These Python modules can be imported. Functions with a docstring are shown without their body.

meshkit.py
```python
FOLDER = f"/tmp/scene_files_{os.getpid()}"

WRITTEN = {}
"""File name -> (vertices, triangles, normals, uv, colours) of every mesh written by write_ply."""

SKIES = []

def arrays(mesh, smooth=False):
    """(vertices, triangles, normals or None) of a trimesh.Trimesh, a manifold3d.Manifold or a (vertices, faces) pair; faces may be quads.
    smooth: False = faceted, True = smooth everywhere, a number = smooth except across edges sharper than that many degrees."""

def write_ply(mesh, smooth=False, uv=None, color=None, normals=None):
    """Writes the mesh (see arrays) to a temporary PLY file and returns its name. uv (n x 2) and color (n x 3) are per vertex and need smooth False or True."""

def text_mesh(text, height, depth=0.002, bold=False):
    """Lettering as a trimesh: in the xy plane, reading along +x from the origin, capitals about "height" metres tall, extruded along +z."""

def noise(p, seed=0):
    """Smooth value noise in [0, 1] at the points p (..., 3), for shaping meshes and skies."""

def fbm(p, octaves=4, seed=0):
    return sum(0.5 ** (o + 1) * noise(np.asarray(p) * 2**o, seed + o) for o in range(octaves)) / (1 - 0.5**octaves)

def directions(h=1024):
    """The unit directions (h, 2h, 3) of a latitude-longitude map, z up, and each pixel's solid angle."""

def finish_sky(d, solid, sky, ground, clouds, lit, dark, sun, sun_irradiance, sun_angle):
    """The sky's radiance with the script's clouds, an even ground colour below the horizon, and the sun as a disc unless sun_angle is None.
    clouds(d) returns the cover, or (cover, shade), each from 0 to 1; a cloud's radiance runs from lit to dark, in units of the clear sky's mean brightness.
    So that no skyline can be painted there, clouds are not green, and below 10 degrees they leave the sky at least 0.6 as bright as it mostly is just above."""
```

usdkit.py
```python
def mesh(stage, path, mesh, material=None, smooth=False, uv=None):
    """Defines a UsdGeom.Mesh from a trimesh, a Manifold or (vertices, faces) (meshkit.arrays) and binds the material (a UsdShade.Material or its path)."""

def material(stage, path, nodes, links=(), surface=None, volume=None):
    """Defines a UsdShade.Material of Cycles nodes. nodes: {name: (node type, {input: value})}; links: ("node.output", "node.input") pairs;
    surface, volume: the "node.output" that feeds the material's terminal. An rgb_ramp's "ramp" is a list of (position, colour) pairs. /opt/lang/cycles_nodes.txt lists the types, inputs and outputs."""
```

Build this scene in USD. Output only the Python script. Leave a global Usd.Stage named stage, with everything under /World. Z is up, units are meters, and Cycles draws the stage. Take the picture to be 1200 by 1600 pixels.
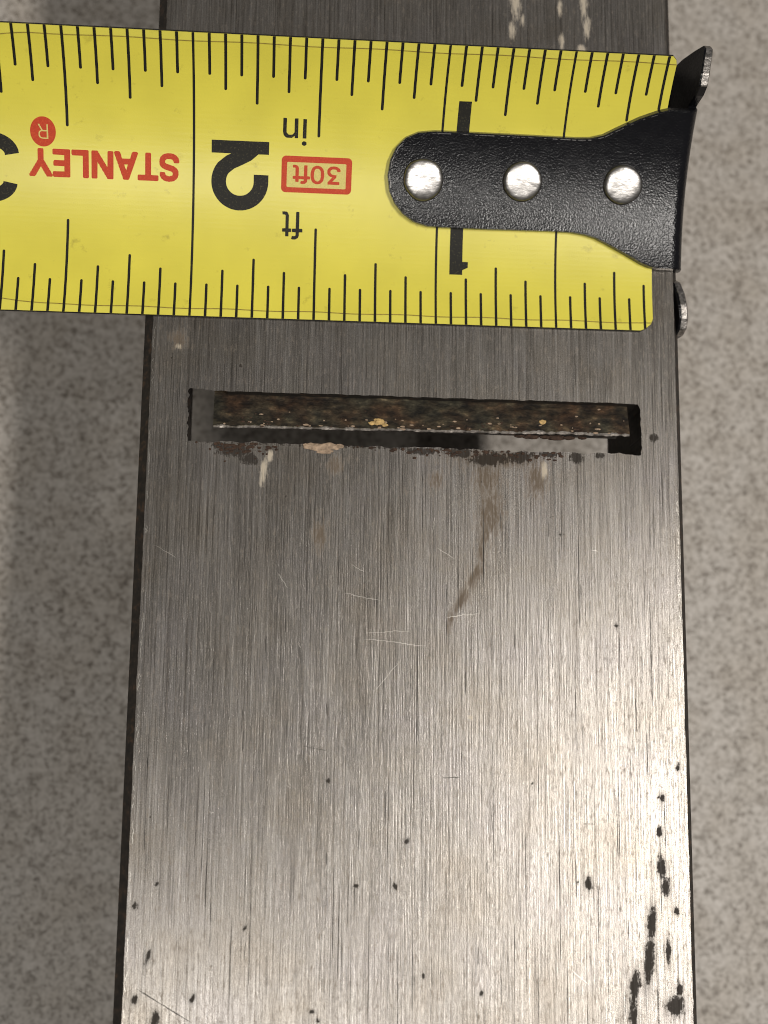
import math, random
import numpy as np
import trimesh, usdkit, meshkit
from pxr import Usd, UsdGeom, UsdLux, UsdShade, Gf, Sdf, Vt
from manifold3d import Manifold, CrossSection
from shapely.geometry import Polygon, LineString, Point, box as sbox
from shapely import affinity
from shapely.ops import unary_union

rng = np.random.default_rng(7)
random.seed(7)
MM = 0.001
T = Sdf.ValueTypeNames
stage = Usd.Stage.CreateInMemory()
UsdGeom.SetStageUpAxis(stage, UsdGeom.Tokens.z)
UsdGeom.SetStageMetersPerUnit(stage, 1.0)
world = UsdGeom.Xform.Define(stage, '/World')
stage.SetDefaultPrim(world.GetPrim())
UsdGeom.Scope.Define(stage, '/World/Looks')

# ------------------------------------------------------------------ camera
# world millimetres: the ground sole of the plane is z = 0, its mouth is at y = 0
CAM_POS = (-14.408, -33.727, 132.766)
CAM_AX = [(0.99626650, 0.01219227, 0.08546586), (-0.02728949, 0.98369170, 0.17778053), (-0.08190451, -0.17944911, 0.98035181)]
cam = UsdGeom.Camera.Define(stage, '/World/camera')
rows = [(*a, 0) for a in CAM_AX] + [(*[c * MM for c in CAM_POS], 1)]
cam.AddTransformOp().Set(Gf.Matrix4d(*[float(x) for r in rows for x in r]))
cam.CreateHorizontalApertureAttr(24.0)
cam.CreateVerticalApertureAttr(32.0)
cam.CreateFocalLengthAttr(2087.97 / 1200 * 24.0)
cam.CreateClippingRangeAttr(Gf.Vec2f(0.005, 10))
cam.CreateFStopAttr(26.0)
cam.CreateFocusDistanceAttr(0.1345)
cam.CreateExposureAttr(0.14)

# ------------------------------------------------------------------ light
def lamp(name, pos, target, w, h, power, colour):
    L = UsdLux.RectLight.Define(stage, '/World/' + name)
    p, t = Gf.Vec3d(*[c * MM for c in pos]), Gf.Vec3d(*[c * MM for c in target])
    L.AddTransformOp().Set(Gf.Matrix4d().SetLookAt(p, t, Gf.Vec3d(0, 1, 0.01)).GetInverse())
    L.CreateWidthAttr(w * MM); L.CreateHeightAttr(h * MM)
    L.CreateIntensityAttr(power); L.CreateColorAttr(Gf.Vec3f(*colour))
    L.CreateNormalizeAttr(False)
    return L

lamp('ceiling_tube_light', (272, -85, 640), (0, 0, -20), 46, 250, 70.0, (1.0, 0.955, 0.90))
lamp('ceiling_panel_light', (-75, -240, 640), (0, -20, -20), 180, 70, 33.0, (1.0, 0.965, 0.915))
lamp('far_side_light', (200, 640, 330), (0, 0, -20), 420, 260, 0.4, (0.97, 0.97, 1.0))  # broad soft light from the far side, its source unseen
dome = UsdLux.DomeLight.Define(stage, '/World/room_light')
dome.CreateIntensityAttr(1.0)

def M(name, nodes, links, surface, volume=None):
    return usdkit.material(stage, '/World/Looks/' + name, nodes, links, surface=surface, volume=volume)

amb = M('room_air', {'b': ('background_shader', {'color': (1.0, 0.95, 0.88), 'strength': 0.045})}, [], 'b.background')
UsdShade.MaterialBindingAPI.Apply(dome.GetPrim()).Bind(amb)

# ------------------------------------------------------------------ helpers
def free(path):
    if not stage.GetPrimAtPath(path): return path
    k = 1
    while stage.GetPrimAtPath('%s_%03d' % (path, k)): k += 1
    return '%s_%03d' % (path, k)

def tag(p, label=None, cat=None, group=None, kind=None):
    p = p.GetPrim() if hasattr(p, 'GetPrim') else p
    for k, v in (('label', label), ('category', cat), ('group', group), ('kind', kind)):
        if v: p.SetCustomDataByKey(k, v)
    return p

def thing(name, label, cat):
    x = UsdGeom.Xform.Define(stage, free('/World/' + name))
    tag(x, label, cat)
    return x.GetPrim()

def obj(name, mesh, mat, parent=None, smooth=False, attrs=None):
    """mesh in millimetres -> one Mesh prim"""
    path = free((str(parent.GetPath()) if parent else '/World') + '/' + name)
    v, f, n = meshkit.arrays(mesh, smooth)
    m = usdkit.mesh(stage, path, (v * MM, f), mat, smooth=False)
    if n is not None:
        m.CreateNormalsAttr(Vt.Vec3fArray.FromNumpy(n.astype(np.float32))); m.SetNormalsInterpolation('vertex')
    if attrs:
        for k, fn in attrs.items():
            UsdGeom.PrimvarsAPI(m).CreatePrimvar(k, T.Color3fArray, 'vertex').Set(Vt.Vec3fArray.FromNumpy(np.asarray(fn(v), np.float32)))
    return m.GetPrim()

def extrude(poly, h, z=0):
    out = Manifold()
    for g in (poly.geoms if hasattr(poly, 'geoms') else [poly]):
        if g.is_empty or g.area < 1e-6: continue
        rings = [np.array(g.exterior.coords)[:-1]] + [np.array(r.coords)[:-1] for r in g.interiors]
        from manifold3d import FillRule
        out += Manifold.extrude(CrossSection([r.tolist() for r in rings], FillRule.EvenOdd), h)
    return out.translate([0, 0, z])

def refine(m, r, times=4):
    for _ in range(times):
        n = m.num_tri(); m = m.refine_to_length(r)
        if m.num_tri() == n: break
    return m

def sheet(poly, h, step=0.5):
    """flat print: the polygon cut in narrow bands so that it follows the trough, as one sheet at height h"""
    V, F, o = [], [], 0
    x0, y0, x1, y1 = poly.bounds
    k0, k1 = math.floor(y0 / step), math.ceil(y1 / step)
    for k in range(k0, k1):
        b = poly.intersection(sbox(x0 - 1, k * step, x1 + 1, (k + 1) * step))
        for g in getattr(b, 'geoms', [b]):
            if g.geom_type != 'Polygon' or g.area < 1e-6: continue
            v, f = trimesh.creation.triangulate_polygon(g, engine='earcut')
            c = np.cross(v[f[:, 1]] - v[f[:, 0]], v[f[:, 2]] - v[f[:, 0]])
            f = np.where((c > 0)[:, None], f, f[:, ::-1])
            V.append(np.c_[v, np.full(len(v), h)]); F.append(f + o); o += len(v)
    return np.vstack(V), np.vstack(F)

def tri(m):
    a = m.to_mesh()
    return np.array(a.vert_properties[:, :3], float), np.array(a.tri_verts)

def roundbox(x, y, z, r, n=16):
    s = Manifold.sphere(r, n)
    return Manifold.batch_hull([s.translate([sx * (x / 2 - r), sy * (y / 2 - r), sz * (z / 2 - r)]) for sx in (-1, 1) for sy in (-1, 1) for sz in (-1, 1)])

def sm(x, a, b):
    t = np.clip((x - a) / (b - a), 0, 1)
    return t * t * (3 - 2 * t)

POS = {'g': ('geometry', {}), 'mm': ('mapping', {'scale': (1000, 1000, 1000)})}
PL = [('g.position', 'mm.vector')]

# ------------------------------------------------------------------ materials
# brushed steel: streaks along y, a speckle, and stains carried by the mesh (r oil and black spots, g rust, b pale smears)
steel = M('ground_steel', {**POS,
    'ms': ('mapping', {'scale': (5.5, 0.06, 1)}), 'ns': ('noise_texture', {'scale': 1.0, 'detail': 5.0, 'roughness': 0.68}),
    'mf': ('mapping', {'scale': (13, 0.14, 1)}), 'nf': ('noise_texture', {'scale': 1.0, 'detail': 3.0, 'roughness': 0.65}),
    'mb': ('mapping', {'scale': (0.55, 0.05, 1)}), 'nb': ('noise_texture', {'scale': 1.0, 'detail': 3.0}),
    'np': ('noise_texture', {'scale': 7.5, 'detail': 4.0, 'roughness': 0.7}),
    'nc': ('noise_texture', {'scale': 0.11, 'detail': 4.0, 'roughness': 0.6}),
    'rs': ('rgb_ramp', {'ramp': [(0.30, (0.086, 0.077, 0.068)), (0.42, (0.192, 0.175, 0.156)), (0.52, (0.232, 0.214, 0.193)), (0.68, (0.300, 0.283, 0.263))]}),
    'rf': ('rgb_ramp', {'ramp': [(0.32, (0.42, 0.42, 0.42)), (0.45, (0.93, 0.93, 0.93)), (0.62, (1.12, 1.12, 1.12))]}),
    'rp': ('rgb_ramp', {'ramp': [(0.30, (0.70, 0.69, 0.68)), (0.46, (0.97, 0.97, 0.97)), (0.70, (1.2, 1.2, 1.2))]}),
    'rc': ('rgb_ramp', {'ramp': [(0.3, (0.90, 0.86, 0.80)), (0.5, (1, 1, 1)), (0.7, (1.0, 1.0, 1.05))]}),
    'm1': ('mix_color', {'blend_type': 'multiply', 'fac': 1.0, 'use_clamp': False}),
    'm2': ('mix_color', {'blend_type': 'multiply', 'fac': 1.0, 'use_clamp': False}),
    'm3': ('mix_color', {'blend_type': 'multiply', 'fac': 0.8, 'use_clamp': False}),
    'at': ('attribute', {'attribute': 'stain'}), 'sp': ('separate_color', {}),
    'nst': ('noise_texture', {'scale': 2.2, 'detail': 5.0, 'roughness': 0.72}),
    'msw': ('mapping', {'scale': (5, 1.0, 1)}), 'nsw': ('noise_texture', {'scale': 0.9, 'detail': 4.0, 'roughness': 0.7}),
    'nmx': ('math', {'math_type': 'multiply_add', 'value2': 0.5}), 'nm2': ('math', {'math_type': 'multiply', 'value2': 0.5}), 'o1': ('math', {'math_type': 'multiply_add', 'value2': 2.6, 'value3': -1.70}), 'o2': ('math', {'math_type': 'add'}), 'o4': ('math', {'math_type': 'multiply', 'value2': 4.2, 'use_clamp': True}),
    'q1': ('math', {'math_type': 'multiply_add', 'value2': 2.4, 'value3': -1.3}), 'o3': ('math', {'math_type': 'add'}), 'o5': ('math', {'math_type': 'multiply', 'value2': 1.6, 'use_clamp': True}),
    'w1': ('math', {'math_type': 'multiply_add', 'value2': 3.2, 'value3': -2.45}), 'w2': ('math', {'math_type': 'multiply_add', 'value2': 2.0, 'use_clamp': True}),
    'h1': ('math', {'math_type': 'multiply'}), 'h2': ('math', {'math_type': 'multiply', 'value2': 0.75}), 'h3': ('math', {'math_type': 'multiply', 'value2': 0.84}), 'om': ('math', {'math_type': 'maximum'}), 'rm': ('math', {'math_type': 'multiply', 'value2': 0.72}), 'wm': ('math', {'math_type': 'multiply', 'value2': 0.75}),
    'c1': ('mix_color', {'b': (0.020, 0.015, 0.011)}), 'c2': ('mix_color', {'b': (0.125, 0.088, 0.054)}), 'c3': ('mix_color', {'b': (0.62, 0.54, 0.42)}),
    'tot': ('math', {'math_type': 'maximum'}), 'tot2': ('math', {'math_type': 'maximum'}),
    'met': ('math', {'math_type': 'multiply_add', 'value2': -0.55, 'value3': 0.68}),
    'hb': ('math', {'math_type': 'add'}), 'hc': ('math', {'math_type': 'multiply_add', 'value2': 0.7}),
    'rr': ('math', {'math_type': 'multiply_add', 'value2': 0.16, 'value3': 0.19}),
    'spl': ('math', {'math_type': 'multiply', 'value2': 0.6}), 'rr2': ('math', {'math_type': 'multiply_add', 'value2': 0.4}),
    'bu': ('bump', {'strength': 0.55, 'distance': 0.00002}), 'tg': ('combine_xyz', {'y': 1.0}),
    'p': ('principled_bsdf', {'anisotropic': 0.3}),
}, PL + [('mm.vector', 'ms.vector'), ('ms.vector', 'ns.vector'), ('mm.vector', 'mf.vector'), ('mf.vector', 'nf.vector'), ('mm.vector', 'mb.vector'), ('mb.vector', 'nb.vector'),
    ('mm.vector', 'np.vector'), ('mm.vector', 'nc.vector'), ('mm.vector', 'nst.vector'), ('mm.vector', 'msw.vector'), ('msw.vector', 'nsw.vector'),
    ('ns.fac', 'rs.fac'), ('nf.fac', 'rf.fac'), ('np.fac', 'rp.fac'), ('nc.fac', 'rc.fac'),
    ('rs.color', 'm1.a'), ('rf.color', 'm1.b'), ('m1.result', 'm2.a'), ('rp.color', 'm2.b'), ('m2.result', 'm3.a'), ('rc.color', 'm3.b'),
    ('at.color', 'sp.color'), ('nmx.value', 'o1.value1'), ('nst.fac', 'nmx.value1'), ('nsw.fac', 'nm2.value1'), ('nm2.value', 'nmx.value3'), ('sp.r', 'o2.value1'), ('o1.value', 'o2.value2'), ('o2.value', 'o4.value1'), ('nsw.fac', 'q1.value1'), ('sp.g', 'o3.value1'), ('q1.value', 'o3.value2'), ('o3.value', 'o5.value1'),
    ('nsw.fac', 'w1.value1'), ('sp.b', 'w2.value1'), ('w1.value', 'w2.value3'),
    ('sp.r', 'h1.value1'), ('nsw.fac', 'h1.value2'), ('h1.value', 'h2.value1'), ('o4.value', 'h3.value1'), ('h3.value', 'om.value1'), ('h2.value', 'om.value2'), ('o5.value', 'rm.value1'), ('w2.value', 'wm.value1'),
    ('m3.result', 'c2.a'), ('rm.value', 'c2.fac'), ('c2.result', 'c1.a'), ('om.value', 'c1.fac'), ('c1.result', 'c3.a'), ('wm.value', 'c3.fac'), ('c3.result', 'p.base_color'),
    ('om.value', 'tot.value1'), ('rm.value', 'tot.value2'), ('tot.value', 'tot2.value1'), ('wm.value', 'tot2.value2'), ('tot2.value', 'met.value1'), ('met.value', 'p.metallic'), ('met.value', 'spl.value1'), ('spl.value', 'p.specular_ior_level'),
    ('ns.fac', 'hb.value1'), ('nf.fac', 'hb.value2'), ('np.fac', 'hc.value1'), ('hb.value', 'hc.value3'), ('hc.value', 'bu.height'), ('bu.normal', 'p.normal'),
    ('nb.fac', 'rr.value1'), ('tot2.value', 'rr2.value1'), ('rr.value', 'rr2.value3'), ('rr2.value', 'p.roughness'), ('tg.vector', 'p.tangent')], 'p.BSDF')

dark_iron = M('dark_iron', {**POS, 'n': ('noise_texture', {'scale': 1.3, 'detail': 5.0, 'roughness': 0.65}),
    'r': ('rgb_ramp', {'ramp': [(0.35, (0.014, 0.012, 0.010)), (0.55, (0.030, 0.024, 0.019)), (0.72, (0.085, 0.050, 0.030))]}),
    'b': ('bump', {'strength': 0.6, 'distance': 0.0001}), 'p': ('principled_bsdf', {'roughness': 0.6})},
    PL + [('mm.vector', 'n.vector'), ('n.fac', 'r.fac'), ('r.color', 'p.base_color'), ('n.fac', 'b.height'), ('b.normal', 'p.normal')], 'p.BSDF')

rust_blade = M('rusty_blade', {**POS, 'ma': ('mapping', {'scale': (0.55, 1.0, 1.0)}), 'n': ('noise_texture', {'scale': 1.3, 'detail': 6.0, 'roughness': 0.66}), 'n2': ('noise_texture', {'scale': 0.33, 'detail': 4.0}),
    'n3': ('noise_texture', {'scale': 4.5, 'detail': 3.0}),
    'r': ('rgb_ramp', {'ramp': [(0.36, (0.011, 0.009, 0.007)), (0.48, (0.038, 0.031, 0.022)), (0.58, (0.075, 0.062, 0.044)), (0.67, (0.16, 0.13, 0.09)), (0.75, (0.36, 0.30, 0.22))]}),
    'r2': ('rgb_ramp', {'ramp': [(0.38, (0.75, 0.80, 0.72)), (0.5, (0.9, 0.82, 0.68)), (0.66, (1.0, 0.66, 0.48))]}),
    'x': ('mix_color', {'blend_type': 'multiply', 'fac': 1.0}), 'b': ('bump', {'strength': 0.7, 'distance': 0.00014}),
    'p': ('principled_bsdf', {'roughness': 0.62, 'metallic': 0.25})},
    PL + [('mm.vector', 'ma.vector'), ('ma.vector', 'n.vector'), ('mm.vector', 'n2.vector'), ('mm.vector', 'n3.vector'), ('n.fac', 'r.fac'), ('n2.fac', 'r2.fac'), ('r.color', 'x.a'), ('r2.color', 'x.b'), ('x.result', 'p.base_color'),
          ('n.fac', 'b.height'), ('b.normal', 'p.normal')], 'p.BSDF')

def plain(name, col, rough=0.5, metal=0.0, nscale=2.0, var=0.25, bump=0.0, dist=0.00005, extra=None):
    lo, hi = tuple(c * (1 - var) for c in col), tuple(min(1, c * (1 + var)) for c in col)
    return M(name, {**POS, 'n': ('noise_texture', {'scale': nscale, 'detail': 4.0, 'roughness': 0.6}), 'r': ('rgb_ramp', {'ramp': [(0.3, lo), (0.7, hi)]}),
        'b': ('bump', {'strength': bump, 'distance': dist}), 'p': ('principled_bsdf', {'roughness': rough, 'metallic': metal, **(extra or {})})},
        PL + [('mm.vector', 'n.vector'), ('n.fac', 'r.fac'), ('r.color', 'p.base_color'), ('n.fac', 'b.height'), ('b.normal', 'p.normal')], 'p.BSDF')

bright_edge = plain('bright_edge', (0.62, 0.56, 0.5), 0.35, 0.9, 3.0, 0.4, 0.5)
crust_m = plain('rust_crust', (0.05, 0.027, 0.016), 0.85, 0, 3.0, 0.6, 0.6)
pale_flake = plain('pale_flake', (0.38, 0.275, 0.19), 0.8, 0, 2.0, 0.45, 0.6)
ochre_flake = plain('ochre_flake', (0.55, 0.37, 0.15), 0.8, 0, 2.0, 0.4, 0.6)
wood = M('dark_wood', {**POS, 'm': ('mapping', {'scale': (0.5, 0.5, 0.05)}), 'n': ('noise_texture', {'scale': 1.0, 'detail': 5.0, 'distortion': 0.6}),
    'r': ('rgb_ramp', {'ramp': [(0.3, (0.05, 0.022, 0.012)), (0.7, (0.15, 0.07, 0.035))]}), 'p': ('principled_bsdf', {'roughness': 0.4})},
    PL + [('mm.vector', 'm.vector'), ('m.vector', 'n.vector'), ('n.fac', 'r.fac'), ('r.color', 'p.base_color')], 'p.BSDF')

def yellow(name, col, dirt=1.0):
    return M(name, {**POS, 'n': ('noise_texture', {'scale': 0.14, 'detail': 3.0}), 'n2': ('noise_texture', {'scale': 0.55, 'detail': 6.0, 'roughness': 0.7}), 'n3': ('noise_texture', {'scale': 9.0, 'detail': 2.0}),
        'ml': ('mapping', {'scale': (0.25, 3.0, 2.0)}), 'n4': ('noise_texture', {'scale': 1.0, 'detail': 3.0}),
        'r': ('rgb_ramp', {'ramp': [(0.3, tuple(c * 0.93 for c in col)), (0.7, tuple(c * 1.05 for c in col))]}),
        'r2': ('rgb_ramp', {'ramp': [(0.61, (0, 0, 0)), (0.80, (0.45 * dirt, 0.55 * dirt, 0.55 * dirt))]}),
        'x': ('mix_color', {'b': (0.16, 0.11, 0.03)}), 'h': ('math', {'math_type': 'add'}),
        'b': ('bump', {'strength': 0.25, 'distance': 0.00003}), 'p': ('principled_bsdf', {'roughness': 0.36, 'specular_ior_level': 0.5})},
        PL + [('mm.vector', 'n.vector'), ('mm.vector', 'n2.vector'), ('mm.vector', 'n3.vector'), ('mm.vector', 'ml.vector'), ('ml.vector', 'n4.vector'), ('n.fac', 'r.fac'), ('n2.fac', 'r2.fac'), ('r.color', 'x.a'), ('r2.color', 'x.fac'),
              ('x.result', 'p.base_color'), ('n3.fac', 'h.value1'), ('n4.fac', 'h.value2'), ('h.value', 'b.height'), ('b.normal', 'p.normal')], 'p.BSDF')
tape_yellow = yellow('tape_yellow', (0.84, 0.76, 0.115), 0.7)
film_yellow = yellow('film_yellow', (0.81, 0.72, 0.09))
film_line = plain('film_line', (0.33, 0.25, 0.045), 0.5)

def ink(name, col, wear=(0.3, 0.26, 0.1)):
    return M(name, {**POS, 'n': ('noise_texture', {'scale': 6.0, 'detail': 4.0, 'roughness': 0.75}), 'r': ('rgb_ramp', {'ramp': [(0.3, tuple(c * 0.8 for c in col)), (0.58, col), (0.72, wear)]}),
        'p': ('principled_bsdf', {'roughness': 0.6, 'specular_ior_level': 0.25})}, PL + [('mm.vector', 'n.vector'), ('n.fac', 'r.fac'), ('r.color', 'p.base_color')], 'p.BSDF')
ink_black = ink('black_ink', (0.018, 0.017, 0.013), (0.17, 0.15, 0.07))
ink_tick = ink('tick_ink', (0.014, 0.013, 0.010), (0.06, 0.05, 0.02))
ink_red = ink('red_ink', (0.64, 0.07, 0.026), (0.68, 0.18, 0.05))
ink_pale = ink('pale_ink', (0.80, 0.68, 0.22), (0.82, 0.70, 0.25))

powder = M('black_powder_coat', {**POS, 'n': ('noise_texture', {'scale': 5.5, 'detail': 1.0, 'roughness': 0.5}), 'n2': ('noise_texture', {'scale': 1.0, 'detail': 3.0}),
    'rr': ('math', {'math_type': 'multiply_add', 'value2': 0.2, 'value3': 0.13}),
    'b': ('bump', {'strength': 0.6, 'distance': 0.00006}), 'p': ('principled_bsdf', {'base_color': (0.008, 0.008, 0.010), 'specular_ior_level': 0.36})},
    PL + [('mm.vector', 'n.vector'), ('mm.vector', 'n2.vector'), ('n.fac', 'b.height'), ('b.normal', 'p.normal'), ('n2.fac', 'rr.value1'), ('rr.value', 'p.roughness')], 'p.BSDF')
worn_steel = plain('worn_steel', (0.30, 0.28, 0.26), 0.38, 0.9, 3.0, 0.6, 0.6, 0.0001)
rivet_m = M('rivet_steel', {**POS, 'n': ('noise_texture', {'scale': 2.4, 'detail': 4.0, 'roughness': 0.6}), 'ml': ('mapping', {'scale': (0.8, 3.0, 1.0)}), 'n2': ('noise_texture', {'scale': 1.6, 'detail': 4.0}),
    'r': ('rgb_ramp', {'ramp': [(0.3, (0.34, 0.325, 0.31)), (0.7, (0.62, 0.60, 0.58))]}), 'h': ('math', {'math_type': 'add'}),
    'b': ('bump', {'strength': 0.22, 'distance': 0.00008}), 'p': ('principled_bsdf', {'metallic': 1.0, 'roughness': 0.36})},
    PL + [('mm.vector', 'n.vector'), ('mm.vector', 'ml.vector'), ('ml.vector', 'n2.vector'), ('n.fac', 'h.value1'), ('n2.fac', 'h.value2'), ('n2.fac', 'r.fac'), ('r.color', 'p.base_color'), ('h.value', 'b.height'), ('b.normal', 'p.normal')], 'p.BSDF')

laminate = M('speckled_laminate', {**POS, 'n': ('noise_texture', {'scale': 1.45, 'detail': 4.0, 'roughness': 0.66, 'distortion': 0.6}), 'n2': ('noise_texture', {'scale': 0.12, 'detail': 4.0}), 'n3': ('noise_texture', {'scale': 0.42, 'detail': 3.0}),
    'r': ('rgb_ramp', {'ramp': [(0.30, (0.140, 0.118, 0.096)), (0.41, (0.285, 0.256, 0.222)), (0.50, (0.450, 0.413, 0.370)), (0.70, (0.585, 0.545, 0.50))]}),
    'r2': ('rgb_ramp', {'ramp': [(0.35, (0.93, 0.91, 0.88)), (0.6, (1.03, 1.03, 1.03))]}), 'r3': ('rgb_ramp', {'ramp': [(0.28, (0.72, 0.70, 0.68)), (0.42, (1, 1, 1))]}),
    'x': ('mix_color', {'blend_type': 'multiply', 'fac': 1.0}), 'y': ('mix_color', {'blend_type': 'multiply', 'fac': 1.0}), 'p': ('principled_bsdf', {'roughness': 0.5, 'specular_ior_level': 0.35})},
    PL + [('mm.vector', 'n.vector'), ('mm.vector', 'n2.vector'), ('mm.vector', 'n3.vector'), ('n.fac', 'r.fac'), ('n2.fac', 'r2.fac'), ('n3.fac', 'r3.fac'), ('r.color', 'x.a'), ('r2.color', 'x.b'), ('x.result', 'y.a'), ('r3.color', 'y.b'), ('y.result', 'p.base_color')], 'p.BSDF')

# ------------------------------------------------------------------ countertop
ZC = -50.0
ct = Manifold.cube([900, 900, 30], True).translate([0, 0, ZC - 15])
tag(obj('countertop', tri(ct), laminate), 'speckled warm grey laminate countertop under the plane and tape', None, None, 'structure')

# ------------------------------------------------------------------ hand plane
plane = thing('hand_plane', 'steel hand plane lying sole up with a rusty blade in its mouth', 'hand plane')
Y0, Y1, W = -82.0, 92.0, 27.3

def jag(p0, p1, amp, step=0.16, seed=0, freq=1.4):
    """a chewed edge from p0 to p1"""
    p0, p1 = np.array(p0, float), np.array(p1, float)
    n = max(2, int(np.linalg.norm(p1 - p0) / step)); t = np.linspace(0, 1, n, endpoint=False)[:, None]
    q = p0 + (p1 - p0) * t; d = (p1 - p0) / np.linalg.norm(p1 - p0); nn = np.array([-d[1], d[0]])
    w = meshkit.fbm(np.c_[q * freq, np.full(n, seed)], 4, seed) - 0.5
    return q + nn * (w[:, None] * amp)

mouth = Polygon(np.vstack([jag((-23.3, -2.68), (23.45, -2.66), 0.55, seed=1, freq=0.9), jag((23.45, -2.66), (23.45, 2.35), 0.30, seed=2, freq=2), [(23.2, 2.75)],
                           jag((22.6, 2.8), (-21.0, 2.66), 0.16, seed=3, freq=1.1), jag((-21.4, 2.75), (-23.35, 2.95), 0.45, seed=4, freq=2.4), jag((-23.4, 2.8), (-23.3, -2.68), 0.42, seed=5, freq=2.4)])).buffer(0)
edge_l = jag((-W, Y1), (-W, Y0), 0.12, 0.3, 6, 0.9); edge_r = jag((W, Y0), (W, Y1), 0.12, 0.3, 7, 0.9)
sole_poly = Polygon(np.vstack([edge_l, edge_r])).difference(mouth)
import shapely
def gridded(poly, step):
    """a flat polygon as a regular grid of cells, trimmed along its outline"""
    x0, y0, x1, y1 = poly.bounds
    nx_, ny_ = int(math.ceil((x1 - x0) / step)), int(math.ceil((y1 - y0) / step))
    gx, gy = x0 + step * np.arange(nx_ + 1), y0 + step * np.arange(ny_ + 1)
    ix, iy = np.meshgrid(np.arange(nx_), np.arange(ny_), indexing='ij'); ix, iy = ix.ravel(), iy.ravel()
    cells = shapely.box(gx[ix], gy[iy], gx[ix + 1], gy[iy + 1])
    shapely.prepare(poly)
    full = shapely.contains_properly(poly, cells); part = ~full & shapely.intersects(poly, cells)
    V = np.stack(np.meshgrid(gx, gy, indexing='ij'), -1).reshape(-1, 2)
    i = ix[full] * (ny_ + 1) + iy[full]; j = i + ny_ + 1
    F = [np.stack([i, j, j + 1], 1), np.stack([i, j + 1, i + 1], 1)]; VV = [V]; o = len(V)
    for c in cells[part]:
        q = poly.intersection(c)
        for g in getattr(q, 'geoms', [q]):
            if g.geom_type != 'Polygon' or g.area < 1e-7: continue
            v, f = trimesh.creation.triangulate_polygon(g, engine='earcut')
            cr_ = (v[f[:, 1], 0] - v[f[:, 0], 0]) * (v[f[:, 2], 1] - v[f[:, 0], 1]) - (v[f[:, 1], 1] - v[f[:, 0], 1]) * (v[f[:, 2], 0] - v[f[:, 0], 0])
            VV.append(v); F.append(np.where((cr_ > 0)[:, None], f, f[:, ::-1]) + o); o += len(v)
    V, F = np.vstack(VV), np.vstack(F)
    used = np.unique(F); m = np.zeros(len(V), int); m[used] = np.arange(len(used))
    return np.c_[V[used], np.zeros(len(used))], m[F]
sv, sf = gridded(sole_poly, 0.21)

def blob(v, x, y, rx, ry, ang=0.0):
    c, s = math.cos(ang), math.sin(ang)
    dx, dy = v[:, 0] - x, v[:, 1] - y
    return np.exp(-((dx * c + dy * s) / rx) ** 2 - ((-dx * s + dy * c) / ry) ** 2)

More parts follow.
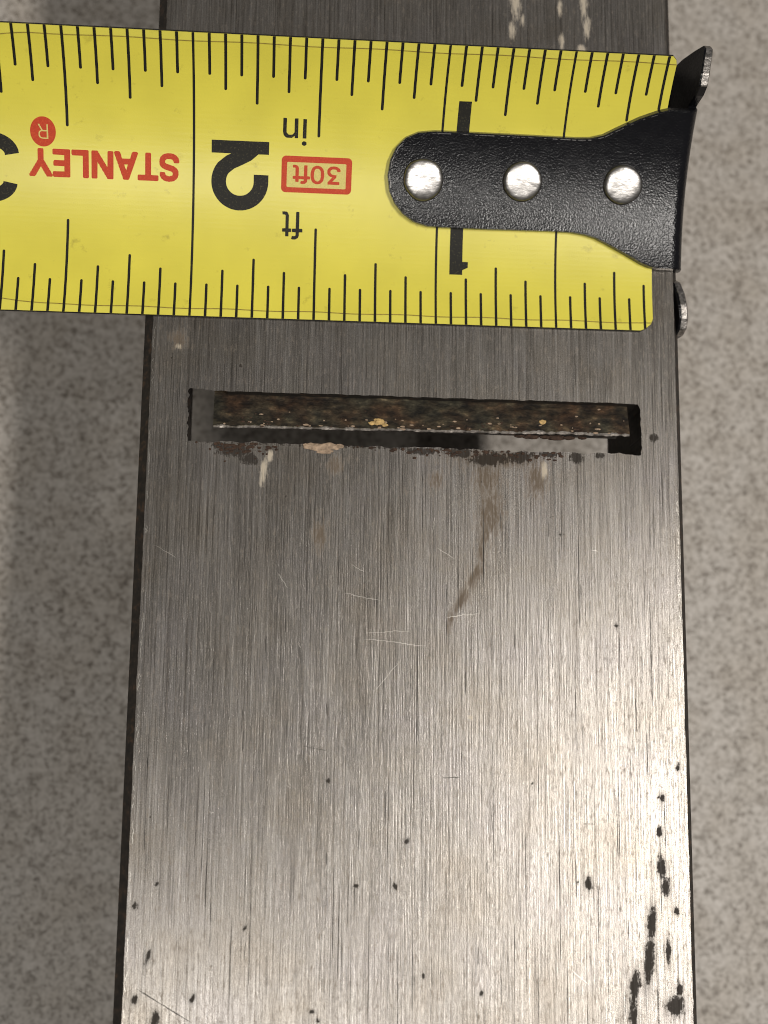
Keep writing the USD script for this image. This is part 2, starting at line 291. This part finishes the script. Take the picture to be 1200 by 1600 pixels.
DARK = [(24.5, -44.2, .55, 1.2, .1), (24.9, -46.1, .5, 1.1, 0), (23.4, -49.6, .5, 2.0, -.1), (23.1, -53.0, .55, 2.6, -.1), (21.6, -55.5, .55, 2.0, -.15), (21.4, -58.2, .5, 1.5, 0), (25.6, -57.2, 1.1, 1.1, 0.5),
        (26.0, -55.6, .4, .8, 0), (17.2, -45.8, .42, .75, 0), (24.4, -40.8, .35, .6, 0), (25.0, -52.2, .3, 1.5, 0), (25.9, -48.3, .3, .5, 0), (24.8, -37.5, .3, .5, 0), (26.4, -34.5, .25, .5, 0),
        (-25.1, -52.6, .22, .9, -.25), (-24.2, -58.3, .4, 1.0, -.1), (-26.5, -48.0, .35, .35, 0), (-26.2, -56.5, .35, .5, 0), (-20.8, -56.4, .22, .5, -.4),
        (-8.4, -36.2, .26, .26, 0), (-.7, -41.9, .3, .35, 0), (-5.6, -46.1, .3, .25, 0), (-16.1, -50.0, .18, .4, -.4), (-1.8, -46.1, .28, .4, 0), (24.8, -.8, .62, .5, 0), (14.8, -11.3, .5, .14, 0),
        (-24.6, -46.0, .25, .25, 0), (-9.5, -57.6, .3, .2, 0), (-9.0, -58.4, .25, .2, 0), (6.6, -56.0, .25, .3, 0), (20.5, -20.5, .25, .2, 0), (1.0, -54.4, .2, .3, 0), (-13.3, -8.1, .2, .2, 0), (-18.2, 5.4, .25, .25, 0),
        (-18.6, -3.5, 2.4, .85, -.1), (-17.0, -4.3, 1.2, .8, 0), (-20.3, -3.0, .9, .4, 0), (4.5, -3.0, 1.6, .7, 0), (7.5, -3.6, 2.6, .85, .08), (10.6, -3.3, 1.8, .8, 0), (0.5, -3.0, 2.0, .45, 0), (16.6, -3.2, .9, .8, 0), (13.6, -2.9, 1.2, .4, 0), (19.0, -2.9, .7, .35, 0)]
DARK += [(rng.uniform(-26, 26), rng.uniform(-60, 45), rng.uniform(.06, .15), rng.uniform(.08, .22), 0) for _ in range(34)]
RUST = [(6.0, -15.8, .55, 1.7, -.45), (4.6, -18.2, .5, 1.8, -.5), (3.5, -20.2, .3, 1.3, -.2), (6.6, -13.5, .35, 1.4, 0), (7.3, -5.6, 1.5, 1.9, 0), (7.6, -9.2, 1.3, 3.0, -.1), (12.4, -5.6, 1.2, 2.0, 0), (2.0, -6.0, .8, .9, 0), (-8.4, -4.8, .8, 1.0, 0),
        (-9.8, -12.0, .7, 1.6, 0), (8.2, -3.6, 4.5, 1.0, 0), (7.0, -11.5, .6, 1.6, -.3), (-24.6, 8.0, .9, 1.0, 0)]
PALE = [(-15.6, -5.6, .45, 2.0, -.12), (-15.0, -4.0, .45, .9, 0), (10.5, 48.0, .8, 2.8, 0), (10.1, 44.6, .5, 1.5, 0), (18.1, 48.2, .55, 2.6, 0), (18.4, 45.4, .55, 1.9, 0), (15.6, 43.4, .35, 1.5, 0), (17.8, 42.6, .7, .9, 0), (11.3, 45.8, .3, .9, 0), (15.4, 47.6, .35, 1.8, 0),
        (13.2, -4.6, .4, 1.2, -.1), (5.5, -29.9, .45, .2, -.6), (-24.6, 7.2, .35, .4, 0)]

def stain(v):
    out = np.zeros((len(v), 3))
    for k, lst in enumerate((DARK, RUST, PALE)):
        for (x, y, rx, ry, a) in lst:
            r = 3.2 * max(rx, ry)
            i = np.nonzero((np.abs(v[:, 0] - x) < r) & (np.abs(v[:, 1] - y) < r))[0]
            if len(i): out[i, k] = np.maximum(out[i, k], blob(v[i], x, y, rx, ry, a) * (1.0, 0.8, 1.0)[k])
    # black line of dirt right along the front lip of the mouth, and grime on the bruised outer edges
    lip = np.exp(-((v[:, 1] + 2.75) / 0.22) ** 2) * ((v[:, 0] > -22) & (v[:, 0] < 15))
    out[:, 0] = np.maximum(out[:, 0], lip * 0.62)
    return np.clip(out, 0, 1)
sole = obj('sole', (sv, sf), steel, plane, attrs={'stain': stain})

# single grooves of the brushing and stray scratches, as hair-thin ribbons on the ground face
groove_m = plain('dark_groove', (0.05, 0.043, 0.036), 0.6, 0.3, 6.0, 0.4)
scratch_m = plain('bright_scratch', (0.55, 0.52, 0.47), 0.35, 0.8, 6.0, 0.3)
def ribbon(p0, p1, wid, z, wob=0.0, seed=0):
    p0, p1 = np.array(p0, float), np.array(p1, float); n = max(6, int(np.linalg.norm(p1 - p0) / .35)); d = (p1 - p0) / np.linalg.norm(p1 - p0); nn = np.array([-d[1], d[0]])
    V, F = [], []
    for i in range(n + 1):
        t = i / n; q = p0 + (p1 - p0) * t + nn * wob * (meshkit.fbm(np.array([[t * 3.0, seed * 1.7, .5]]), 3, seed)[0] - .5)
        w_ = wid * (0.25 + 1.1 * meshkit.noise(np.array([[t * n * .5, seed * 2.3, 1.5]]), seed)[0]) * min(1, 6 * t + .1, 6 * (1 - t) + .1) / 2
        V += [(*(q - nn * w_), z), (*(q + nn * w_), z)]
        if i: o = 2 * i; F += [(o - 2, o, o + 1), (o - 2, o + 1, o - 1)]
    return trimesh.Trimesh(np.array(V), np.array(F)[:, ::-1], process=False)
def outside_mouth(x, ya, yb): return not (-24 < x < 24 and yb > -3.6 and ya < 3.5)
gv = []
while len(gv) < 260:
    x, y, ln_ = rng.uniform(-26.6, 26.6), rng.uniform(-64, 40), min(16, 1.2 + rng.exponential(4.0))
    if outside_mouth(x, y, y + ln_): gv.append(ribbon((x, y), (x + rng.normal(0, .04), y + ln_), rng.uniform(.035, .10), .004, .05, len(gv)))
tag(obj('brushing_groove', trimesh.util.concatenate(gv), groove_m, sole), kind='stuff')
sc = [((-26.1, -55.5), (-20.8, -58.6), .09)]
obj('long_scratch', ribbon(*sc[0][:2], .10, .006, .2, 3), groove_m, sole)
bs = [((-5.4, -22.3), (1.0, -22.9)), ((-5.0, -21.7), (-.6, -21.4)), ((-1.5, -24.4), (-4.0, -27.5)), ((-7.3, -17.8), (-3.5, -18.4)), ((3.0, -20.0), (6.5, -19.5)), ((-6.5, -14.9), (-5.2, -15.6))]
bs += [((x, y), (x + rng.normal(0, 1.2), y + rng.normal(0, 1.2))) for x, y in zip(rng.uniform(-25, 25, 9), rng.uniform(-55, -6, 9))]
for k in range(110):           # nicks along both long edges, their sparkle put into the bright colour
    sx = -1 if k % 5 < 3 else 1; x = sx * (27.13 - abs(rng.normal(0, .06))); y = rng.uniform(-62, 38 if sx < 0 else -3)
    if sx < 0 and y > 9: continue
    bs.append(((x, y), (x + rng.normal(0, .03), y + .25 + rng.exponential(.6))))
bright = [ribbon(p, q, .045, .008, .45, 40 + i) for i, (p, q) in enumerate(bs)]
tag(obj('stray_scratch', trimesh.util.concatenate(bright), scratch_m, sole), kind='stuff')
cs = [((2.7, -35.8), (4.6, -35.7)), ((16.7, -40.1), (17.9, -40.1)), ((-11.0, -32.9), (-8.6, -33.3)), ((13.6, -9.5), (14.2, -9.4))]
for i, (p, q) in enumerate(cs): obj('cross_scratch', ribbon(p, q, .08, .010, .1, 70 + i), groove_m, sole)

# the casting: chamfered top edges, cheeks 16 mm deep, hollow inside, with the mouth cut right through
def prof(pts): return Polygon(pts)
outer = [(-27.27, -0.012), (27.27, -0.012), (27.95, -1.0), (27.98, -6), (27.98, -16), (24.0, -16), (23.9, -4.6), (-23.9, -4.6), (-24.0, -16), (-28.3, -16), (-28.3, -6), (-28.2, -1.0)]
cast = extrude(Polygon(outer), Y1 - Y0).rotate([90, 0, 0]).translate([0, Y1, 0])
cast -= extrude(mouth.buffer(0.03).union(sbox(-23.35, 0, -19.5, 4.6)), 12, -8)
nose = extrude(LineString([(-20, Y0 + 8), (20, Y0 + 8)]).buffer(7.9), 15.8, -15.9)      # web at the toe
cast += nose ^ Manifold.cube([47.9, 30, 20], True).translate([0, Y0 + 8, -12])
obj('body', tri(cast), dark_iron, plane, smooth=25)

# blade: edge a hair under the sole at y = -0.8, bevel falling away to the rear, back face at 42 degrees
def bladeprof(y0, z0):
    return [(y0, z0), (y0 + 4.0, z0 - 1.15), (y0 + 47, z0 - 40.5), (y0 + 44.6, z0 - 42.6), (y0 + 0.05, z0 - 0.06)]
def bladez(x): return -0.32 - 0.03 * np.sin(x * 0.5)
yl, yr = -0.95, -0.45
nx = 140
xs = np.linspace(-20.85, 22.35, nx)
V, F = [], []
for i, x in enumerate(xs):
    t = (x + 20.85) / 43.2
    wob = (meshkit.fbm(np.array([[x * 0.8, 0.3, 1.0]]), 3, 4)[0] - 0.5) * 0.22
    for (y, z) in bladeprof(yl + (yr - yl) * t + wob, -0.30): V.append((x, y, z))
for i in range(nx - 1):
    for k in range(5):
        a, b = i * 5 + k, i * 5 + (k + 1) % 5
        F.append((a, a + 5, b + 5)); F.append((a, b + 5, b))
for base, s in ((0, 1), ((nx - 1) * 5, -1)):
    for k in range(1, 4): F.append((base, base + (k if s > 0 else k + 1), base + (k + 1 if s > 0 else k)))
bl = trimesh.Trimesh(np.array(V), np.array(F), process=False); trimesh.repair.fix_normals(bl)
blade = obj('blade', bl, rust_blade, plane)
# bright cutting edge: a thin, nicked ribbon of bare steel
EV, EF = [], []
for i, x in enumerate(np.linspace(-20.8, 22.3, 300)):
    t = (x + 20.85) / 43.2
    y = yl + (yr - yl) * t + (meshkit.fbm(np.array([[x * 0.8, 0.3, 1.0]]), 3, 4)[0] - 0.5) * 0.22
    n = meshkit.fbm(np.array([[x * 2.2, 5.0, 2.0]]), 4, 9)[0]
    n2 = meshkit.fbm(np.array([[x * 3.0, 1.0, 2.0]]), 3, 5)[0]
    EV += [(x, y - 0.06 - 0.14 * n, -0.36), (x, y + 0.02, -0.255), (x, y + 0.02 + 0.32 * max(0, n - .28), -0.262 - 0.09 * max(0, n - .3)), (x, y + 0.15, -0.42)]
    if i:
        o = i * 4
        for k in range(3): EF += [(o - 4 + k, o + k, o + k + 1), (o - 4 + k, o + k + 1, o - 3 + k)]
obj('cutting_edge', (np.array(EV), np.array(EF)), bright_edge, blade)
# chip breaker clamped on the toe side of the blade, its nose showing as a dark line under the edge
cbp = Polygon([(-0.75, -1.15), (-0.55, -0.95), (1.4, -2.3), (38, -36), (36.5, -37.6), (1.0, -4.6), (-0.4, -2.6)])
cb = extrude(cbp, 41.4).rotate([90, 0, 0]).rotate([0, 0, 90]).translate([-20.3, 0, 0])
obj('chip_breaker', tri(cb), dark_iron, plane)

# lever cap and front knob, on which the upturned plane rests
lc = Polygon([(9, -12.5), (14, -14.8), (44, -43), (62, -50), (57, -50), (40, -47.5), (11, -19)])
lever = extrude(lc, 34).rotate([90, 0, 0]).rotate([0, 0, 90]).translate([-17, 0, 0])
obj('lever_cap', tri(lever), dark_iron, plane)
br = Manifold.cube([40, 5, 12], True).translate([0, 52, -10]) + Manifold.cube([12, 12, 40], True).translate([0, 56, -24])
obj('bed', tri(br), dark_iron, plane)
kp = np.array([(0, -4.5), (9, -4.5), (9.5, -8), (7, -14), (6.5, -20), (9, -28), (13, -36), (14.2, -42), (12, -47.5), (7, -50), (0, -50)])
kn = trimesh.creation.revolve(kp[::-1], sections=48); kn.apply_translation((0, -60, 0))
obj('front_knob', kn, wood, plane, smooth=40)

# crusts, flakes and crumbs
def crumb(x, y, z, rx, ry, rz, seed, sub=3, amp=0.9):
    m = trimesh.creation.icosphere(subdivisions=sub)
    v = np.array(m.vertices); n = meshkit.fbm(v * 1.7 + seed * 3.1, 4, seed)[:, None]
    v = v * (1 - amp / 2 + amp * n) * np.array([rx, ry, rz]) + np.array([x, y, z])
    return trimesh.Trimesh(v, m.faces, process=False)
cr = []
for i in range(170):
    k = i % 10
    if k < 4: x, y = rng.normal(-18.2, 1.5), -2.75 - abs(rng.normal(0, .55))
    elif k < 9: x, y = rng.uniform(-3, 15), -2.72 - abs(rng.normal(0, .42))
    else: x, y = rng.uniform(-13, 20), -2.7 - abs(rng.normal(0, .2))
    s = rng.uniform(.04, .15)
    cr.append(crumb(x, y, .01, s * rng.uniform(.8, 2.4), s, s * .55, i, 2, 1.4))
for x, s in ((10.8, .35), (12.0, .55), (13.4, .4), (14.6, .6), (15.9, .45), (17.4, .3)):     # flakes hanging under the edge at the right
    cr.append(crumb(x, -0.88 - s * .15, -.62, s * 1.5, s * .45, .25, int(x * 7), 3))
tag(obj('rust_crust', trimesh.util.concatenate(cr), crust_m, plane, smooth=True), kind='stuff')
fl = [crumb(-9.9 + dx, -2.95 + dy, .02, sx * .95, sy * .75, .12, 300 + i, 4, 1.5) for i, (dx, dy, sx, sy) in enumerate([(0, 0, 1.1, .5), (-1.0, .1, .7, .42), (1.1, .15, .9, .4), (1.9, .2, .5, .28), (.4, -.35, .8, .3)])]
obj('pale_flake', trimesh.util.concatenate(fl), pale_flake, plane, smooth=True)
def on_bevel(x, t):      # t = 0 at the edge, 1 at the rear of the visible bevel
    y = yl + (yr - yl) * ((x + 20.85) / 43.2) + 4.0 * t
    return y, -0.30 - 1.15 * t
for (x, t, s) in ((-3.9, .2, .36), (-4.6, .16, .2), (-3.3, .12, .17), (13.2, .3, .22)):
    y, z = on_bevel(x, t); obj('ochre_flake', crumb(x, y, z + .03, s * 1.5, s, s * .4, int(abs(x) * 10), 3, 1.7), ochre_flake, blade, smooth=True)
gr = []
for i in range(110):
    x = rng.uniform(-20, 22); t = abs(rng.normal(0.08, .2)); t = min(t, .8)
    y, z = on_bevel(x, t); s = rng.uniform(.025, .085) * (1.3 if t < .3 else 1)
    gr.append(crumb(x, y, z + .02, s * rng.uniform(.8, 3.2), s, s * .6, 500 + i, 2, 1.5))
tag(obj('grit', trimesh.util.concatenate(gr[::2]), pale_flake, blade, smooth=True), kind='stuff')
tag(obj('rust_grit', trimesh.util.concatenate(gr[1::2]), crust_m, blade, smooth=True), kind='stuff')

# ------------------------------------------------------------------ tape measure
# the blade: (a, w) = millimetres from the hook along the tape, millimetres from the lower edge round the trough
PH0, PH1, L = math.radians(-9), math.radians(57), 29.1
YB, ZB, X0, YAW = 10.68, 0.5, 27.206, 0.00648
_w = np.linspace(0, L, 800); _p = PH0 + (PH1 - PH0) * _w / 29.5
_y = YB + np.r_[0, np.cumsum((np.cos(_p[1:]) + np.cos(_p[:-1])) / 2 * np.diff(_w))]
_z = ZB + np.r_[0, np.cumsum((np.sin(_p[1:]) + np.sin(_p[:-1])) / 2 * np.diff(_w))]

def surf(v):
    """(a, w, height above the tape) -> world millimetres"""
    a, w, h = v[:, 0], v[:, 1], v[:, 2]
    q = PH0 + (PH1 - PH0) * np.clip(w, 0, L) / 29.5
    wc = np.clip(w, 0, L); ex = w - wc
    y = np.interp(wc, _w, _y) + ex * np.cos(q) - h * np.sin(q); z = np.interp(wc, _w, _z) + ex * np.sin(q) + h * np.cos(q)
    return np.stack([X0 - a, y - a * YAW, z], -1)

def lay(poly, h0, h1, res=0.6):
    v, f = tri(refine(extrude(poly, h1 - h0, h0), res))
    return surf(v), f[:, ::-1]          # (a runs to the left: mirror)

def lay_sheet(poly, h):
    v, f = sheet(poly, h)
    return surf(v), f[:, ::-1]

tape = thing('tape_measure', 'yellow tape measure blade with black hook laid across the plane sole', 'tape measure')
TH = 0.26
AEND = 118.0
def bladepoly(inset=0.0):
    b = sbox(2.25, 0, AEND, L)
    b = b.difference(Polygon([(2.0, -.1), (2.0, 1.5), (2.24, 1.45), (2.5, .8), (3.1, .25), (3.9, -.1)])).difference(Polygon([(2.0, L + .1), (2.0, L - .9), (2.25, L - .9), (2.4, L - .4), (2.9, L + .1)]))
    return b
bp = bladepoly()
core_m = plain('tape_edge_steel', (0.045, 0.042, 0.036), 0.5, 0.5, 3.0, 0.4)
tb = obj('tape_blade', lay(bp, -TH, -0.01, 0.9), core_m, tape, smooth=30)
obj('yellow_paint', lay_sheet(bp.buffer(-0.015), 0.0), tape_yellow, tb, smooth=30)
# the clear coating stops short of both edges and wanders a little at the left
aa = np.linspace(AEND, 2.3, 300)
lo = 0.85 + 0.05 * np.sin(aa * .7) + 0.9 * sm(aa, 65, 74); hi = L - 0.85 - 0.05 * np.sin(aa * .5 + 1) - 0.9 * sm(aa, 66, 74)
film = Polygon(np.vstack([np.c_[aa, lo], np.c_[aa[::-1], hi[::-1]]])).intersection(bp.buffer(-0.02))
obj('clear_coating', lay_sheet(film, 0.03), film_yellow, tb, smooth=30)
for e in (lo, hi):
    obj('coating_edge', lay_sheet(LineString(np.c_[aa, e]).buffer(0.055, cap_style=2).intersection(bp), 0.036), film_line, tb)

I0, I1 = 0.037, 0.046
def tick(a, w0, w1, wid, rounded):
    ln = LineString([(a, w0), (a, w1)])
    p = ln.buffer(wid / 2, cap_style=1 if rounded else 2, quad_segs=4)
    p = p.intersection(bp)
    obj('tick_mark', lay_sheet(p, I1), ink_tick, tb)
for n in range(2, 16 * 3 + 26):
    a = 25.4 * n / 16
    if n % 16 == 0 or n == 8:
        tick(a, 0, L, 0.245, False); continue
    top, bo = {1: (4.25, 3.65), 2: (5.7, 5.2), 4: (7.0, 6.5), 8: (10.0, 9.9)}[math.gcd(n, 8)]
    tick(a, -0.2, bo - .14, 0.265, True); tick(a, L + .2, L - top + .14, 0.285, True)

def text_shape(text, height, bold, width=None):
    m = meshkit.text_mesh(text, height, 0.01, bold)
    z = m.vertices[:, 2].max()
    t = m.triangles[(np.abs(m.triangles[:, :, 2] - z) < 1e-6).all(1)]
    s = unary_union([Polygon(q[:, :2]).buffer(0.004) for q in t if Polygon(q[:, :2]).area > 1e-9])
    x0, y0, x1, y1 = s.bounds
    s = affinity.translate(s, -x0, 0)
    return affinity.scale(s, width / (x1 - x0), 1, origin=(0, 0)) if width else s
def place(s, a0, w0):       # upside-down print: text x runs along +a, text y along -w
    return affinity.affine_transform(s, [1, 0, 0, -1, a0, w0])
def printed(name, shape, mat, h=(I0, I1), res=0.5):
    return obj(name, lay_sheet(shape.intersection(bp), h[1]), mat, tb)

def digit2(w=5.85, h=7.0, s=1.5):
    r = w / 2 - s / 2; cx, cy = w / 2, h - s / 2 - r
    arc = [(cx + r * math.cos(t), cy + r * math.sin(t)) for t in np.linspace(math.pi, math.radians(-38), 30)]
    path = [(s / 2, cy - .75), (s / 2, cy - .1)] + arc + [(cx + 1.0, 2.15), (cx + .1, 1.72), (cx - .7, 1.30), (cx - 1.35, .72)]
    p = LineString(path).buffer(s / 2, cap_style=2, join_style=1)
    return p.union(sbox(0, 0, w, 1.28)).intersection(sbox(0, 0, w, h))
def digit3(w=5.9, h=7.0, s=1.42):
    r1 = 1.5; cx = w / 2
    top = [(cx + (cx - s / 2 - .2) * math.cos(t), h - s / 2 - 1.35 + 1.35 * math.sin(t)) for t in np.linspace(math.radians(178), math.radians(-85), 26)]
    bot = [(cx + (cx - s / 2) * math.cos(t), s / 2 + 1.5 + 1.5 * math.sin(t)) for t in np.linspace(math.radians(85), math.radians(-178), 26)]
    return LineString(top + [(cx - .5, h / 2 + .1)]).buffer(s / 2, cap_style=2).union(LineString([(cx - .5, h / 2 + .1)] + bot).buffer(s / 2, cap_style=2)).intersection(sbox(0, 0, w, h))
printed('inch_number', place(digit2(), 43.15, 18.42), ink_black)
printed('inch_number', place(digit3(), 68.4, 18.3), ink_black)
printed('inch_number', Polygon([(22.62, 23.4), (23.93, 23.4), (23.98, 5.55), (22.62, 5.55), (22.62, 6.05), (22.03, 6.35), (22.03, 6.95), (22.62, 6.95)]), ink_black)
printed('brand_lettering', place(text_shape('STANLEY', 2.5, True, 15.0).buffer(.07), 52.35, 16.7), ink_red, res=0.35)
disc = Point(0, 0).buffer(1, quad_segs=24); disc = affinity.scale(disc, 1.28, 1.48)
printed('registered_mark', affinity.translate(disc, 65.95, 18.5), ink_red)
rr = text_shape('R', 1.5, False); b = rr.bounds
ring = affinity.scale(Point(0, 0).buffer(1, quad_segs=24), 1.08, 1.27).difference(affinity.scale(Point(0, 0).buffer(1, quad_segs=24), .99, 1.17))
printed('registered_letter', place(rr.buffer(-0.03), 65.95 - b[2] / 2, 18.5 + .75), ink_pale, (I1 + .002, I1 + .008), .3)
def rrect(a0, w0, a1, w1, r): return sbox(a0 + r, w0 + r, a1 - r, w1 - r).buffer(r, quad_segs=6)
obox, ibox = rrect(34.55, 13.47, 41.82, 17.15, .45), rrect(35.14, 14.0, 41.26, 16.53, .12)
printed('length_box', obox.difference(ibox), ink_red)
printed('length_panel', ibox, ink_pale)
printed('length_lettering', place(text_shape('30ft', 1.72, True, 4.95), 35.72, 16.18), ink_red, (I1 + .002, I1 + .008), .3)
printed('unit_lettering', place(text_shape('in', 2.55, False, 2.4).buffer(.02), 39.35, 20.85), ink_black, res=.35)
printed('unit_lettering', place(text_shape('ft', 2.7, False, 2.1).buffer(.02), 39.5, 11.45), ink_black, res=.35)

# hook: a plate riveted on the tape, bent down over the edge of the plane, with two wings
hook_out = [(2.2, 23.72), (3.27, 23.42), (5.15, 22.65), (7.4, 21.45), (8.7, 20.72), (10.0, 20.38), (11.55, 20.3), (18.26, 20.35), (23.59, 20.37), (26.2, 20.36), (27.9, 20.15), (29.2, 19.55), (30.1, 18.55), (30.65, 17.2), (30.85, 15.6),
            (30.6, 14.0), (30.0, 12.75), (29.1, 11.7), (27.9, 10.9), (26.4, 10.47), (25.0, 10.41), (20.28, 10.39), (13.48, 10.45), (11.2, 10.4), (9.72, 10.2), (8.6, 9.9), (7.4, 9.35), (5.18, 8.22), (3.6, 7.35), (2.74, 7.0), (1.8, 6.85)]
BA, BI = 0.45, 0.55          # bend starts at a = BA, inner radius BI
P0, P1 = 0.05, 0.95
hp = Polygon(hook_out + [(-1.7, 6.85), (-1.7, 23.72)])
hp = hp.buffer(-.25).buffer(.25, quad_segs=4)
def inset(d): return hp.buffer(-d, quad_segs=4)
hm = extrude(hp, .74, P0) + extrude(inset(.05), .84, P0) + extrude(inset(.13), P1 - P0, P0)
hv, hf = tri(refine(hm, 0.34))
t = BA - hv[:, 0]
hc = P0 - BI                 # centre of the bend
rho = hv[:, 2] - hc; rm = BI + .45
th = np.clip(t / rm, 0, math.pi / 2); past = np.maximum(0, t - rm * math.pi / 2)
bent = t > 0
a2 = np.where(bent, BA - rho * np.sin(th), hv[:, 0])
h2 = np.where(bent, hc + rho * np.cos(th) - past, hv[:, 2])
XV = X0 - BA + BI            # inner face of the upright plate
hook_v = surf(np.c_[a2, hv[:, 1], h2])
up = [(10.7, -.9), (10.8, -2.6), (11.9, -4.6), (14.5, -6.6), (20, -8), (30, -8), (36.5, -6.5), (39.5, -4.5), (40.4, -2), (40.4, 1.0), (39.7, 4.5), (38.7, 8.0), (37.9, 10.4), (37.2, 11.15), (36.2, 11.25), (34.4, 11.1), (33.4, 10.5), (33.0, 9.2), (33.0, 7.0), (32.6, 5.2),
      (30.0, 2.2), (26.0, -.6), (21.5, -1.6), (18.6, -1.8), (17.9, -2.4), (17.2, -1.6), (16.4, -.2), (15.0, .65), (13.6, .9), (12.2, .75), (11.1, .1)]
upp = Polygon(up).buffer(-.2).buffer(.3, quad_segs=4).buffer(-.1)
UT = 0.90
um = extrude(upp.buffer(-.12), UT) + extrude(upp, UT - .24, .12) + extrude(upp.buffer(-.05), UT - .10, .05)
uv, uf = tri(refine(um, 0.5))
# wings lean out a little away from the bend
lean = 0.55 * sm(uv[:, 0], 33.5, 38.5) * np.clip((uv[:, 1] + 4) / 15, 0, 1) + 0.5 * sm(-uv[:, 0], -17.5, -11) * np.clip((uv[:, 1] + 5) / 6, 0, 1)
up_v = np.c_[XV + uv[:, 2] + lean, uv[:, 0], uv[:, 1]]
hookm = trimesh.util.concatenate([trimesh.Trimesh(hook_v, hf[:, ::-1], process=False), trimesh.Trimesh(up_v, uf, process=False)])
hook = obj('hook', hookm, powder, tape, smooth=32)
# highlight painted in grey dashes along the plate's upper edge and round its nose
glint_m = plain('painted_glint', (0.24, 0.23, 0.22), 0.4, 0.6, 5.0, 0.5)
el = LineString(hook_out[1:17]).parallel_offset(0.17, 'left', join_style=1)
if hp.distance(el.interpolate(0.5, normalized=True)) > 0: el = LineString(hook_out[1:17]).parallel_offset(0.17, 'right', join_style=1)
pos, glint_dashes = 0.3, []
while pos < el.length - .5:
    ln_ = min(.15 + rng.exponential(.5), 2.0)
    glint_dashes.append(LineString([el.interpolate(pos + t_ * ln_) for t_ in np.linspace(0, 1, 8)]).buffer(rng.uniform(.016, .036), cap_style=1))
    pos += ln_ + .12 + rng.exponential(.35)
tag(obj('edge_glint', lay_sheet(unary_union(glint_dashes), P1 + .004), glint_m, hook), kind='stuff')
# bare worn metal on the wing rims
def rim(path2d, x0, x1, lean_at):
    ln = LineString(path2d)
    pts = [ln.interpolate(s) for s in np.linspace(0, ln.length, 60)]
    V, F = [], []
    for i, q in enumerate(pts):
        n = meshkit.fbm(np.array([[q.x * 1.3, q.y * 1.3, 3.0]]), 3, 2)[0]
        g = .022; l = lean_at(q.x, q.y)
        c = np.array([q.x, q.y]); d = np.array([pts[min(i + 1, 59)].x - pts[max(i - 1, 0)].x, pts[min(i + 1, 59)].y - pts[max(i - 1, 0)].y]); d /= np.linalg.norm(d); nn = np.array([d[1], -d[0]])
        taper = math.sin(math.pi * i / 59) ** .4
        for xx, off in ((x0 - .0 + .18 * (1 - taper) + .10 * n, -.10), (x0 + .10 + .1 * n, g), (x1 - .06 - .1 * n, g), (x1, -.10)):
            o = c + nn * off * 1.0
            V.append((xx + l, o[0], o[1]))
        if i:
            o = i * 4
            for k in range(3): F += [(o - 4 + k, o + k, o + k + 1), (o - 4 + k, o + k + 1, o - 3 + k)]
    return np.array(V), np.array(F)
l1 = lambda y, z: 0.55 * sm(np.array([y]), 33.5, 38.5)[0] * min(1, max(0, (z + 4) / 15))
l2 = lambda y, z: 0.5 * sm(np.array([-y]), -17.5, -11)[0] * min(1, max(0, (z + 5) / 6))
ring = list(upp.exterior.coords)
def sub(a, b, flip):
    q = [p for p in ring if a(p) and b(p)]
    return q
w1 = sorted([p for p in ring if p[1] > 9.3 and p[0] < 38.3], key=lambda p: p[0])
w2 = sorted([p for p in ring if p[1] > -1.8 and p[0] < 17.3], key=lambda p: p[0])
obj('worn_rim', rim(w1[::-1], XV + .02, XV + UT, l1), worn_steel, hook)
obj('worn_rim', rim(w2[::-1], XV + .02, XV + UT, l2), worn_steel, hook)

for k, (a, w, r) in enumerate(((27.2, 15.3, 2.14), (16.8, 15.55, 2.08), (6.15, 15.6, 2.08))):
    n = 72; rings = [(0, .62), (.2, .618), (.4, .61), (.6, .59), (.74, .555), (.85, .50), (.925, .42), (.97, .30), (1.0, .08), (.99, -.1)]
    V = [(0, 0, .62)]; F = []
    for j, (rr_, hh) in enumerate(rings[1:]):
        for i in range(n):
            th_ = 2 * math.pi * i / n
            q = rr_ * r * (1 + .035 * (meshkit.noise(np.array([[math.cos(th_) * 1.3 + 5 * k, math.sin(th_) * 1.3, k]]), k)[0] - .5) * (j + 1) / 3)
            dz = .10 * (meshkit.fbm(np.array([[math.cos(th_) * rr_ * 2.2, math.sin(th_) * rr_ * 2.2, 7.0 + k]]), 3, k)[0] - .5)
            V.append((q * math.cos(th_), q * math.sin(th_), hh * 1.0 + dz))
    for i in range(n):
        F.append((0, 1 + i, 1 + (i + 1) % n))
        for j in range(len(rings) - 2):
            p, q = 1 + j * n, 1 + (j + 1) * n
            F += [(p + i, q + i, q + (i + 1) % n), (p + i, q + (i + 1) % n, p + (i + 1) % n)]
    V = np.array(V) + np.array([a, w, P1])
    # rivets stand on the tangent plane at their centre
    c0 = surf(np.array([[a, w, P1]]))[0]; q0 = PH0 + (PH1 - PH0) * w / 29.5
    d = V - np.array([a, w, P1])
    Wd = np.c_[c0[0] - d[:, 0], c0[1] + d[:, 1] * math.cos(q0) - d[:, 2] * math.sin(q0), c0[2] + d[:, 1] * math.sin(q0) + d[:, 2] * math.cos(q0)]
    obj('rivet', (Wd, np.array(F)[:, ::-1]), rivet_m, hook, smooth=50)
